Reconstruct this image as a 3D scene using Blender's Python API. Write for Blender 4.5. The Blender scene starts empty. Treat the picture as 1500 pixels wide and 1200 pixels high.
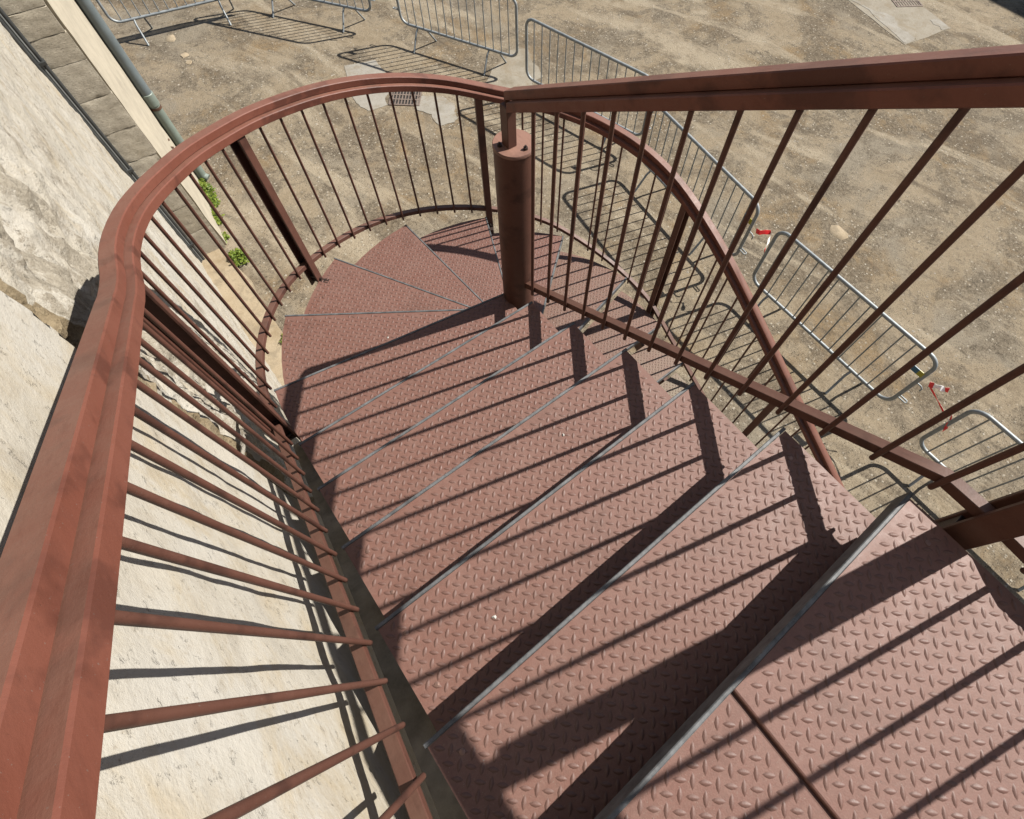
import bpy, math, random
from mathutils import Vector, Matrix, noise as mn

R = math.radians
random.seed(7)
S = bpy.context.scene
COL = S.collection

# ------------------------------------------------------------------ camera
def camera():
    f, yaw, pit, rol = 784.55, -0.765044, -1.069934, 0.104287
    pos = Vector((-0.914537, -1.309965, 1.995123))
    cy, sy, cp, sp = math.cos(yaw), math.sin(yaw), math.cos(pit), math.sin(pit)
    d = Vector((-sy * cp, cy * cp, sp))
    r = Vector((cy, sy, 0.0))
    u = r.cross(d)
    cr, sr = math.cos(rol), math.sin(rol)
    r2, u2 = cr * r + sr * u, -sr * r + cr * u
    cam = bpy.data.cameras.new('camera')
    cam.sensor_width = 36.0
    cam.lens = f / 1500.0 * 36.0
    cam.shift_x = (750 - 821.824) / 1500.0
    cam.shift_y = (538.125 - 600) / 1500.0
    cam.clip_start, cam.clip_end = 0.02, 500
    o = bpy.data.objects.new('camera', cam)
    COL.objects.link(o)
    o.matrix_world = Matrix(((r2.x, u2.x, -d.x, pos.x), (r2.y, u2.y, -d.y, pos.y), (r2.z, u2.z, -d.z, pos.z), (0, 0, 0, 1)))
    S.camera = o
camera()

# ------------------------------------------------------------------ light
SUN_AZ, SUN_EL = R(-15), R(45)            # azimuth from +x, anticlockwise
SD = Vector((math.cos(SUN_AZ) * math.cos(SUN_EL), math.sin(SUN_AZ) * math.cos(SUN_EL), math.sin(SUN_EL)))
W = bpy.data.worlds.new('World')
S.world = W
W.use_nodes = True
nt = W.node_tree
nt.nodes.clear()
sk = nt.nodes.new('ShaderNodeTexSky')
sk.sky_type = 'NISHITA'
sk.sun_disc = False
sk.sun_elevation = SUN_EL
sk.sun_rotation = R(105)
bg = nt.nodes.new('ShaderNodeBackground')
bg.inputs['Strength'].default_value = 0.05
wo = nt.nodes.new('ShaderNodeOutputWorld')
nt.links.new(sk.outputs[0], bg.inputs[0])
nt.links.new(bg.outputs[0], wo.inputs[0])
sl = bpy.data.lights.new('sun', 'SUN')
sl.energy = 5.0
sl.angle = R(0.53)
sl.color = (1.0, 0.955, 0.88)
so = bpy.data.objects.new('sun', sl)
COL.objects.link(so)
so.rotation_euler = SD.to_track_quat('Z', 'Y').to_euler()
so.location = SD * 40
S.view_settings.view_transform = 'Standard'
S.view_settings.look = 'None'
S.view_settings.exposure = 1.27
S.view_settings.gamma = 1.0

# ------------------------------------------------------------------ helpers
ZG = -3.4                 # courtyard ground
RI, GO = 0.17, 0.2802     # rise, going
XL, XR, Y0 = -1.169, -0.055, -0.1742
RO = 1.185                # outer radius of the winders
SLOPE = RI / GO
WANG = [R(a) for a in (169.5, 144.1, 118.4, 92.2, 65.2, 38.1, 11.9)]

def tag(o, label=None, cat=None, group=None, kind=None):
    if label: o['label'] = label
    if cat: o['category'] = cat
    if group: o['group'] = group
    if kind: o['kind'] = kind
    return o

def link(name, me, mat=None, parent=None, loc=None, rotz=None):
    o = bpy.data.objects.new(name, me)
    COL.objects.link(o)
    if mat is not None and me is not None and not me.materials:
        me.materials.append(mat)
    if parent is not None: o.parent = parent
    if loc is not None: o.location = loc
    if rotz is not None: o.rotation_euler = (0, 0, rotz)
    return o

def empty(name, loc=(0, 0, 0), rotz=0):
    o = bpy.data.objects.new(name, None)
    COL.objects.link(o)
    o.location = loc
    o.rotation_euler = (0, 0, rotz)
    o.empty_display_size = 0.2
    return o

def mesh(name, v, f, smooth=None):
    me = bpy.data.meshes.new(name)
    me.from_pydata([tuple(p) for p in v], [], f)
    me.validate()
    if smooth is not None:
        me.shade_smooth()
        if smooth < 180: me.set_sharp_from_angle(angle=R(smooth))
    me.update()
    return me

class MB:
    def __init__(s): s.v, s.f = [], []
    def add(s, v, f):
        n = len(s.v)
        s.v += [tuple(p) for p in v]
        s.f += [tuple(i + n for i in q) for q in f]
        return s
    def box(s, a, b, ch=0.0, M=None):
        x0, y0, z0 = a; x1, y1, z1 = b
        if ch <= 0:
            v = [(x0,y0,z0),(x1,y0,z0),(x1,y1,z0),(x0,y1,z0),(x0,y0,z1),(x1,y0,z1),(x1,y1,z1),(x0,y1,z1)]
            f = [(3,2,1,0),(4,5,6,7),(0,1,5,4),(1,2,6,5),(2,3,7,6),(3,0,4,7)]
        else:
            v, f = [], []
            def ring(z, i):
                return [(x0+i,y0,z),(x1-i,y0,z),(x1,y0+i,z),(x1,y1-i,z),(x1-i,y1,z),(x0+i,y1,z),(x0,y1-i,z),(x0,y0+i,z)]
            def inr(z):
                return [(x0+ch,y0+ch,z),(x1-ch,y0+ch,z),(x1-ch,y0+ch,z),(x1-ch,y1-ch,z),(x1-ch,y1-ch,z),(x0+ch,y1-ch,z),(x0+ch,y1-ch,z),(x0+ch,y0+ch,z)]
            def rr(z, e, c):
                a0,b0,a1,b1 = x0+e,y0+e,x1-e,y1-e
                return [(a0+c,b0,z),(a1-c,b0,z),(a1,b0+c,z),(a1,b1-c,z),(a1-c,b1,z),(a0+c,b1,z),(a0,b1-c,z),(a0,b0+c,z)]
            rings = [rr(z0, ch, ch*.4), rr(z0+ch, 0, ch), rr(z1-ch, 0, ch), rr(z1, ch, ch*.4)]
            for q in rings: v += q
            for k in range(3):
                for i in range(8):
                    j = (i+1) % 8
                    f.append((k*8+i, k*8+j, k*8+8+j, k*8+8+i))
            f.append(tuple(range(7,-1,-1))); f.append(tuple(range(24,32)))
        if M is not None: v = [M @ Vector(p) for p in v]
        return s.add(v, f)
    def tube(s, pts, r, n=10, caps=True):
        pts = [Vector(p) for p in pts]
        rings, up = [], None
        for i, p in enumerate(pts):
            t = (pts[min(i+1, len(pts)-1)] - pts[max(i-1, 0)]).normalized()
            if up is None:
                a = Vector((0,0,1)) if abs(t.z) < .9 else Vector((1,0,0))
                up = (a - t * a.dot(t)).normalized()
            else:
                up = (up - t * up.dot(t)).normalized()
            b = t.cross(up)
            rr = r[i] if isinstance(r, (list, tuple)) else r
            rings.append([p + (up * math.cos(2*math.pi*k/n) + b * math.sin(2*math.pi*k/n)) * rr for k in range(n)])
        v = [q for g in rings for q in g]
        f = []
        for i in range(len(pts)-1):
            for k in range(n):
                j = (k+1) % n
                f.append((i*n+k, i*n+j, (i+1)*n+j, (i+1)*n+k))
        if caps:
            f.append(tuple(range(n-1,-1,-1))); m = (len(pts)-1)*n
            f.append(tuple(range(m, m+n)))
        return s.add(v, f)
    def prism(s, poly, z0, z1):
        n = len(poly)
        v = [(p[0],p[1],z0) for p in poly] + [(p[0],p[1],z1) for p in poly]
        f = [tuple(range(n-1,-1,-1)), tuple(range(n, 2*n))]
        for i in range(n):
            j = (i+1) % n
            f.append((i, j, n+j, n+i))
        return s.add(v, f)
    def sweep(s, path, lats, prof):
        """prof: closed list of (lateral, vertical) offsets"""
        n = len(prof)
        v = []
        for p, l in zip(path, lats):
            for a, b in prof: v.append(Vector(p) + Vector(l) * a + Vector((0,0,b)))
        f = []
        for i in range(len(path)-1):
            for k in range(n):
                j = (k+1) % n
                f.append((i*n+k, (i+1)*n+k, (i+1)*n+j, i*n+j))
        f.append(tuple(range(n))); m = (len(path)-1)*n
        f.append(tuple(range(m+n-1, m-1, -1)))
        return s.add(v, f)
    def build(s, name, mat, parent=None, smooth=None, **k):
        me = mesh(name, s.v, s.f, smooth)
        return link(name, me, mat, parent, **k)

def rect_prof(a0, a1, b0, b1, c=0.0025):
    return [(a0+c,b0),(a1-c,b0),(a1,b0+c),(a1,b1-c),(a1-c,b1),(a0+c,b1),(a0,b1-c),(a0,b0+c)]

# ------------------------------------------------------------------ materials
# overall reflectance of each material (kept low so little light bounces and shade stays dark)
KALB = {'railing_paint': .225, 'handrail_paint': .275, 'tread_paint': .32, 'lozenge_edge': .32, 'lozenge_top': .32, 'worn_steel_edge': .30, 'lightened_cap_paint': .42, 'galvanised_steel': .5, 'weed_leaf': .5, 'red_white_tape': .85, 'limestone_wall': .365, 'weathered_stringer': .40, 'courtyard_ground': .352, 'grey_brown_stone': .50}
class NT:
    def __init__(s, name):
        s.m = bpy.data.materials.new(name)
        s.m.use_nodes = True
        s.t = s.m.node_tree
        s.t.nodes.clear()
        s.out = s.t.nodes.new('ShaderNodeOutputMaterial')
        s.b = s.t.nodes.new('ShaderNodeBsdfPrincipled')
        s.t.links.new(s.b.outputs[0], s.out.inputs[0])
        tc = s.t.nodes.new('ShaderNodeTexCoord')
        s.obj = tc.outputs['Object']
        g = s.t.nodes.new('ShaderNodeNewGeometry')
        s.pos = g.outputs['Position']
        s.geo = g
    def set(s, sock, val):
        if hasattr(val, 'node'): s.t.links.new(val, sock)
        else: sock.default_value = val
    def noise(s, scale, detail=6, rough=.6, vec=None, dist=0.0, out=0):
        n = s.t.nodes.new('ShaderNodeTexNoise')
        n.inputs['Scale'].default_value = scale
        n.inputs['Detail'].default_value = detail
        n.inputs['Roughness'].default_value = rough
        n.inputs['Distortion'].default_value = dist
        s.t.links.new(vec if vec is not None else s.pos, n.inputs['Vector'])
        return n.outputs[out]
    def voro(s, scale, feat='F1', vec=None, out='Distance', rnd=1.0):
        n = s.t.nodes.new('ShaderNodeTexVoronoi')
        n.feature = feat
        n.inputs['Scale'].default_value = scale
        n.inputs['Randomness'].default_value = rnd
        s.t.links.new(vec if vec is not None else s.pos, n.inputs['Vector'])
        return n.outputs[out]
    def ramp(s, fac, stops):
        n = s.t.nodes.new('ShaderNodeValToRGB')
        e = n.color_ramp.elements
        while len(e) < len(stops): e.new(.5)
        for q, (p, c) in zip(e, stops):
            q.position = p
            q.color = (c, c, c, 1) if isinstance(c, (int, float)) else (*c, 1)
        s.t.links.new(fac, n.inputs[0])
        return n.outputs[0]
    def mix(s, fac, a, b, mode='MIX'):
        n = s.t.nodes.new('ShaderNodeMix')
        n.data_type = 'RGBA'
        n.blend_type = mode
        s.set(n.inputs[0], fac)
        s.set(n.inputs[6], a if not isinstance(a, tuple) else (*a, 1))
        s.set(n.inputs[7], b if not isinstance(b, tuple) else (*b, 1))
        return n.outputs[2]
    def math(s, op, a, b=0.0):
        n = s.t.nodes.new('ShaderNodeMath')
        n.operation = op
        s.set(n.inputs[0], a); s.set(n.inputs[1], b)
        return n.outputs[0]
    def mapping(s, scale=(1,1,1), rot=(0,0,0), vec=None):
        n = s.t.nodes.new('ShaderNodeMapping')
        n.inputs['Scale'].default_value = scale
        n.inputs['Rotation'].default_value = rot
        s.t.links.new(vec if vec is not None else s.pos, n.inputs['Vector'])
        return n.outputs[0]
    def attr(s, name):
        n = s.t.nodes.new('ShaderNodeAttribute')
        n.attribute_name = name
        return n.outputs['Fac']
    def bump(s, h, strength=.3, dist=.01, prev=None):
        n = s.t.nodes.new('ShaderNodeBump')
        n.inputs['Strength'].default_value = strength
        n.inputs['Distance'].default_value = dist
        s.t.links.new(h, n.inputs['Height'])
        if prev is not None: s.t.links.new(prev, n.inputs['Normal'])
        return n.outputs[0]
    def done(s, col, rough=.7, normal=None, metal=0.0, spec=None):
        k = KALB.get(s.m.name, .38)
        col = s.mix(1.0, col, (k, k, k), 'MULTIPLY')
        s.set(s.b.inputs['Base Color'], col if not isinstance(col, tuple) else (*col, 1))
        s.set(s.b.inputs['Roughness'], rough)
        s.set(s.b.inputs['Metallic'], metal)
        if spec is not None: s.b.inputs['Specular IOR Level'].default_value = spec
        if normal is not None: s.t.links.new(normal, s.b.inputs['Normal'])
        return s.m

def m_tread(name='tread_paint', tint=None, amt=0.0):
    s = NT(name)
    a = s.noise(2.2, 5, .65)
    b = s.noise(26, 6, .7)
    c = s.noise(150, 3, .6)
    col = s.mix(s.ramp(a, [(.3, 0), (.7, 1)]), (.32, .140, .102), (.375, .182, .140))
    col = s.mix(s.ramp(b, [(.45, 0), (.75, .5)]), col, (.43, .255, .205))
    col = s.mix(s.ramp(s.noise(7, 5, .7), [(.56, 0), (.74, .55)]), col, (.21, .105, .08))
    col = s.mix(s.ramp(c, [(.35, .22), (.6, 0)]), col, (.15, .07, .05))
    big = s.noise(4.5, 7, .75, dist=.4)
    col = s.mix(s.ramp(big, [(.54, 0), (.66, .6)]), col, (.235, .105, .075))
    col = s.mix(s.ramp(s.noise(11, 8, .78, dist=.5), [(.58, 0), (.68, .40)]), col, (.45, .30, .245))
    col = s.mix(s.ramp(s.noise(38, 7, .8), [(.62, 0), (.68, .7)]), col, (.17, .09, .07))
    # chips down to grey metal
    col = s.mix(s.ramp(s.noise(90, 4, .7), [(.71, 0), (.735, .8)]), col, (.40, .36, .33))
    # dusty grit caught in flecks
    col = s.mix(s.ramp(s.noise(420, 2, .5), [(.66, 0), (.72, .6)]), col, (.50, .40, .31))
    dust = s.attr('dust')
    col = s.mix(s.math('MULTIPLY', dust, s.ramp(s.noise(14, 5, .7), [(.3, .55), (.6, 1)])), col, (.42, .345, .235))
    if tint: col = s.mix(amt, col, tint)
    nb = s.bump(s.noise(300, 3, .6), .25, .0015)
    return s.done(col, s.ramp(b, [(.3, .5), (.8, .72)]), nb, spec=.35)

def m_paint(name, c0, c1, c2, wear=.55):
    s = NT(name)
    a = s.noise(5, 5, .6)
    col = s.mix(s.ramp(a, [(.3, 0), (.7, 1)]), c0, c1)
    b = s.noise(17, 6, .75, dist=.6)
    col = s.mix(s.ramp(b, [(.56, 0), (.72, .55)]), col, c2)
    c = s.noise(9, 6, .8)
    col = s.mix(s.ramp(c, [(.62, 0), (.76, .6)]), col, (c0[0]*.55, c0[1]*.5, c0[2]*.5))
    d = s.noise(260, 2, .5)
    col = s.mix(s.ramp(d, [(.70, 0), (.74, wear)]), col, (.42, .30, .25))
    e = s.noise(6.5, 4, .55, dist=.2)
    col = s.mix(s.ramp(e, [(.545, 0), (.62, .6)]), col, (c0[0]*.42, c0[1]*.42, c0[2]*.45))
    sx = s.t.nodes.new('ShaderNodeSeparateXYZ'); s.t.links.new(s.geo.outputs['True Normal'], sx.inputs[0])
    col = s.mix(s.math('MULTIPLY', s.ramp(sx.outputs[2], [(.7, 0), (.85, 1)]), s.ramp(s.noise(12, 6, .7), [(.35, .25), (.65, .6)])), col, (.42, .23, .165))
    br = s.noise(1, 5, .7, vec=s.mapping((95, 9, 40)))
    col = s.mix(s.ramp(br, [(.52, 0), (.75, .4)]), col, (c0[0]*.62, c0[1]*.58, c0[2]*.55))
    col = s.mix(s.ramp(s.noise(75, 5, .75), [(.68, 0), (.71, .85)]), col, (.10, .045, .03))
    nb = s.bump(s.math('ADD', s.noise(160, 4, .65), br), .3, .0014)
    return s.done(col, s.ramp(b, [(.3, .48), (.8, .68)]), nb, spec=.28)

def m_nosing():
    s = NT('worn_steel_edge')
    a = s.noise(30, 6, .7)
    col = s.mix(s.ramp(a, [(.35, 0), (.7, 1)]), (.11, .115, .12), (.36, .37, .38))
    col = s.mix(s.ramp(s.noise(60, 5, .7), [(.6, 0), (.72, .8)]), col, (.22, .11, .08))
    return s.done(col, .65, s.bump(s.noise(140, 4), .3, .002), metal=.1)

def m_galv(name='galvanised_steel', k=1.0):
    s = NT(name)
    a = s.noise(14, 5, .65)
    col = s.mix(s.ramp(a, [(.3, 0), (.7, 1)]), (.27*k, .30*k, .31*k), (.46*k, .49*k, .50*k))
    col = s.mix(s.ramp(s.noise(40, 5, .7), [(.66, 0), (.8, .6)]), col, (.30*k, .24*k, .17*k))
    return s.done(col, .55, s.bump(s.noise(120, 3), .2, .002), metal=.3)

def m_ground():
    s = NT('courtyard_ground')
    rotv = s.mapping((1, 1, 1), (0, 0, R(76)))
    a = s.noise(.75, 8, .62, dist=1.0)
    b = s.noise(1.5, 10, .70, dist=.6)
    c = s.noise(5.5, 10, .76)
    d = s.noise(24, 9, .82)
    # flat worn concrete: sand-coloured, with broad brown and grey stains
    col = s.mix(s.ramp(b, [(.36, 0), (.64, 1)]), (.47, .385, .275), (.64, .54, .405))
    col = s.mix(s.ramp(a, [(.49, 0), (.58, .9)]), col, (.45, .325, .19))
    col = s.mix(s.ramp(s.noise(.6, 7, .6, vec=s.mapping((1, 1, 1), (0, 0, 2)), dist=.8), [(.53, 0), (.62, .8)]), col, (.43, .385, .315))
    # exposed aggregate where the skin has gone
    pm = s.math('ADD', s.math('MULTIPLY', a, .25), s.math('ADD', s.math('MULTIPLY', b, .45), s.math('MULTIPLY', c, .30)))
    agg = s.mix(s.ramp(d, [(.40, 0), (.60, 1)]), (.115, .094, .07), (.43, .365, .28))
    col = s.mix(s.ramp(pm, [(.462, 0), (.528, .88)]), col, agg)
    # soft diagonal wash marks
    st = s.noise(.8, 7, .62, vec=s.mapping((.38, 1.7, 1), vec=rotv), dist=1.0)
    col = s.mix(s.ramp(st, [(.53, 0), (.62, .9)]), col, (.64, .55, .42))
    dk = s.noise(1.2, 8, .68, vec=s.mapping((.6, 1.5, 1), vec=rotv), dist=.9)
    col = s.mix(s.ramp(dk, [(.56, 0), (.66, .7)]), col, (.20, .16, .118))
    col = s.mix(s.ramp(c, [(.36, .5), (.48, 0)]), col, (.27, .21, .145))
    # grains, mostly where aggregate shows
    gm = s.ramp(pm, [(.44, .25), (.51, 1)])
    v1 = s.voro(20); c1 = s.voro(20, out='Color')
    g1 = s.math('MULTIPLY', s.math('MULTIPLY', s.ramp(v1, [(.16, 1), (.34, 0)]), s.ramp(c1, [(.62, 0), (.66, 1)])), gm)
    col = s.mix(g1, col, (.72, .66, .56))
    v2 = s.voro(50); c2 = s.voro(50, out='Color')
    g2 = s.math('MULTIPLY', s.math('MULTIPLY', s.ramp(v2, [(.18, 1), (.40, 0)]), s.ramp(c2, [(.36, 1), (.42, 0)])), s.ramp(pm, [(.42, .45), (.50, .95)]))
    col = s.mix(g2, col, (.085, .068, .05))
    g3 = s.math('MULTIPLY', s.math('MULTIPLY', s.ramp(v2, [(.14, 1), (.38, 0)]), s.ramp(c2, [(.62, 0), (.68, 1)])), gm)
    col = s.mix(s.math('MULTIPLY', g3, .8), col, (.68, .60, .48))
    col = s.mix(s.ramp(s.noise(70, 6, .85), [(.40, .5), (.50, 0)]), col, (.16, .125, .09))
    col = s.mix(1.0, col, (1.0, .972, .915), 'MULTIPLY')
    h = s.math('ADD', s.math('MULTIPLY', s.math('ADD', g1, g3), .35), s.noise(34, 9, .8))
    nb = s.bump(h, .7, .018)
    nb = s.bump(s.noise(3.5, 8, .70), .35, .05, nb)
    return s.done(col, .95, nb, spec=.12)

def m_cement(name, c0, c1):
    s = NT(name)
    a = s.noise(5, 8, .7)
    col = s.mix(s.ramp(a, [(.3, 0), (.7, 1)]), c0, c1)
    col = s.mix(s.ramp(s.noise(1.7, 6, .7), [(.52, 0), (.66, .7)]), col, (c0[0]*.72, c0[1]*.68, c0[2]*.6))
    col = s.mix(s.ramp(s.noise(70, 4, .7), [(.33, .45), (.45, 0)]), col, (c0[0]*.5, c0[1]*.48, c0[2]*.42))
    col = s.mix(s.ramp(s.noise(3.2, 9, .8, dist=.6), [(.50, 0), (.60, .75)]), col, (.40, .325, .225))
    nb = s.bump(s.noise(28, 8, .75), .5, .012)
    return s.done(col, .92, nb, spec=.2)

def m_wall():
    s = NT('limestone_wall')
    r = s.attr('rubble')          # 1 where bare rubble shows
    l = s.attr('lichen')
    a = s.noise(1.6, 7, .65)
    b = s.noise(9, 8, .7)
    c = s.noise(55, 6, .75)
    pl = s.mix(s.ramp(a, [(.32, 0), (.68, 1)]), (.72, .65, .525), (.79, .75, .67))
    pl = s.mix(s.ramp(s.noise(3.4, 7, .7, dist=.5), [(.52, 0), (.68, .8)]), pl, (.66, .55, .38))
    pl = s.mix(s.ramp(s.noise(7, 7, .72, dist=.3), [(.60, 0), (.72, .5)]), pl, (.60, .56, .50))
    pl = s.mix(s.ramp(b, [(.34, .35), (.48, 0)]), pl, (.56, .47, .34))
    pl = s.mix(s.ramp(c, [(.30, .5), (.40, 0)]), pl, (.42, .34, .24))
    ru = s.mix(s.ramp(b, [(.3, 0), (.7, 1)]), (.34, .255, .15), (.56, .455, .30))
    ru = s.mix(s.ramp(c, [(.35, .7), (.55, 0)]), ru, (.20, .15, .09))
    li = s.mix(s.ramp(c, [(.3, 0), (.7, 1)]), (.36, .31, .235), (.64, .575, .465))
    l2 = s.math('ADD', l, s.math('MULTIPLY', s.math('SUBTRACT', s.noise(13, 9, .82, vec=s.mapping((1, .8, .9))), .5), 2.2))
    col = s.mix(s.ramp(l2, [(.40, 0), (.56, 1)]), pl, li)
    col = s.mix(s.ramp(r, [(.4, 0), (.6, 1)]), col, ru)
    pit = s.ramp(s.noise(38, 6, .7), [(.28, 0), (.40, 1)])
    h = s.math('ADD', s.math('MULTIPLY', pit, .5), s.math('ADD', s.math('MULTIPLY', b, .6), s.math('MULTIPLY', c, .35)))
    st = s.noise(1, 8, .75, vec=s.mapping((6, 3.2, 5)))
    sx = s.t.nodes.new('ShaderNodeSeparateXYZ'); s.t.links.new(s.pos, sx.inputs[0])
    far = s.ramp(s.math('ADD', sx.outputs[1], .72), [(.49, .38), (.53, 1)])      # rendered face is smooth, the old face beyond is weathered
    col = s.mix(s.math('MULTIPLY', far, s.ramp(st, [(.55, 0), (.64, .6)])), col, (.40, .34, .26))
    col = s.mix(s.math('MULTIPLY', far, s.ramp(s.noise(1, 7, .8, vec=s.mapping((16, 7, 14))), [(.58, 0), (.65, .75)])), col, (.30, .245, .175))
    nb = s.bump(s.math('MULTIPLY', h, far), .8, .016)
    nb = s.bump(s.math('MULTIPLY', st, far), .6, .03, nb)
    return s.done(col, .95, nb, spec=.15)

def m_block():
    s = NT('grey_brown_stone')
    b = s.noise(7, 8, .72)
    c = s.noise(40, 7, .75, vec=s.mapping((1, 1, 2.4)))
    oi = s.t.nodes.new('ShaderNodeObjectInfo').outputs['Random']
    base = s.mix(oi, (.60, .525, .40), (.74, .665, .535))
    col = s.mix(s.ramp(b, [(.40, 0), (.72, .8)]), base, (.42, .365, .28))
    col = s.mix(s.ramp(c, [(.32, .65), (.5, 0)]), col, (.20, .165, .12))
    col = s.mix(s.ramp(s.noise(3, 6), [(.55, 0), (.7, .6)]), col, (.53, .46, .34))
    nb = s.bump(s.noise(85, 7, .8, vec=s.mapping((1, 1, 1.5))), .7, .012)
    nb = s.bump(c, .45, .012, nb)
    return s.done(col, .95, nb, spec=.15)

def m_plain(name, col, rough=.6, metal=0.0, vary=.25, scale=20, bump=.15):
    s = NT(name)
    a = s.noise(scale, 6, .68)
    c = s.mix(s.ramp(a, [(.3, 0), (.7, 1)]), tuple(x*(1-vary) for x in col), tuple(min(1, x*(1+vary)) for x in col))
    return s.done(c, rough, s.bump(s.noise(scale*5, 4), bump, .004), metal)

def m_leaf():
    s = NT('weed_leaf')
    a = s.t.nodes.new('ShaderNodeObjectInfo')
    n = s.noise(30, 3, .6)
    col = s.mix(s.ramp(n, [(.35, 0), (.65, 1)]), (.09, .18, .02), (.34, .42, .05))
    col = s.mix(s.ramp(s.noise(55, 3, .6), [(.60, 0), (.68, .8)]), col, (.45, .38, .10))
    m = s.done(col, .55, None, spec=.3)
    s.b.inputs['Subsurface Weight'].default_value = 0.0
    tr = s.t.nodes.new('ShaderNodeBsdfTranslucent')
    s.t.links.new(col, tr.inputs[0])
    mx = s.t.nodes.new('ShaderNodeMixShader')
    mx.inputs[0].default_value = .35
    s.t.links.new(s.b.outputs[0], mx.inputs[1]); s.t.links.new(tr.outputs[0], mx.inputs[2])
    s.t.links.new(mx.outputs[0], s.out.inputs[0])
    return m

def m_tape():
    s = NT('red_white_tape')
    n = s.t.nodes.new('ShaderNodeAttribute'); n.attribute_name = 'run'
    f = s.math('FRACT', n.outputs['Fac'])
    col = s.mix(s.ramp(f, [(.49, 0), (.51, 1)]), (.72, .02, .02), (.8, .78, .76))
    return s.done(col, .35)

MT = m_tread()
MLE = m_tread('lozenge_edge', (.17, .085, .065), .50)  # flank tint darkened to offset sun-facing sides and deepen those turned away
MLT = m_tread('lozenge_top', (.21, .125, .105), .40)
MP = m_paint('railing_paint', (.245, .10, .068), (.32, .135, .092), (.38, .17, .12))
MH = m_paint('handrail_paint', (.33, .104, .064), (.40, .14, .092), (.28, .095, .062))
MCAP = m_paint('lightened_cap_paint', (.30, .15, .11), (.40, .22, .165), (.44, .27, .21))  # dust tone, lightened so the cap's shadowed top stands out from the newel
MN = m_nosing()
MG = m_galv()
MGR = m_ground()
MCE = m_cement('patch_cement', (.46, .42, .35), (.58, .54, .47))
MCE2 = m_cement('slab_cement', (.43, .375, .29), (.53, .475, .38))
MTAN = m_cement('threshold_cement', (.56, .44, .29), (.66, .54, .375))
MW = m_wall()
MB_ = m_block()
MPL = m_plain('pier_plaster', (.68, .60, .46), .9, 0, .16, 6, .5)
MPIPE = m_plain('downpipe_grey_blue', (.24, .285, .30), .45, .1, .18, 5, .1)
MPIPE2 = m_plain('downpipe_lower', (.30, .36, .31), .5, .05, .15, 6, .1)
MCON = m_plain('conduit_dark', (.085, .09, .09), .5, .2, .3, 9, .1)
MCONL = m_plain('conduit_pale_edge', (.32, .33, .32), .5, .2, .2, 9, .1)
MRUST = m_plain('rusty_iron', (.16, .075, .04), .8, .2, .4, 30, .5)
MSTR = m_plain('weathered_stringer', (.30, .26, .205), .85, 0, .5, 9, .7)
MGRATE = m_plain('grate_iron', (.33, .25, .20), .75, .3, .4, 20, .4)
MPIT = m_plain('drain_pit_shade', (.015, .013, .012), .95, 0, .3, 10, .3)
MBOLT = m_plain('bolt_dark', (.07, .04, .03), .5, .4, .3, 60, .2)
MZINC = m_plain('bolt_zinc', (.40, .24, .19), .4, .5, .2, 60, .2)
MBLUE = m_plain('plate_blue', (.03, .19, .36), .45, 0, .15, 30, .05)
MYEL = m_plain('plate_yellow', (.62, .55, .03), .45, 0, .15, 30, .05)
MLEAF = m_leaf()
MTAPE = m_tape()
MFLAKE = m_plain('chip_white', (.75, .72, .66), .8, 0, .1, 40, .2)
MHOUSE = m_plain('house_render', (.55, .47, .36), .9, 0, .2, 2, .4)
MROOF = m_plain('roof_tile', (.34, .15, .09), .85, 0, .3, 8, .4)
MGLASS = m_plain('window_glass', (.03, .04, .05), .08, 0, .1, 3, 0)
MFRAME = m_plain('window_frame', (.30, .28, .25), .6, 0, .1, 20, .1)
MPEB = m_plain('pebble_stone', (.50, .44, .35), .9, 0, .35, 3, .3)

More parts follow.
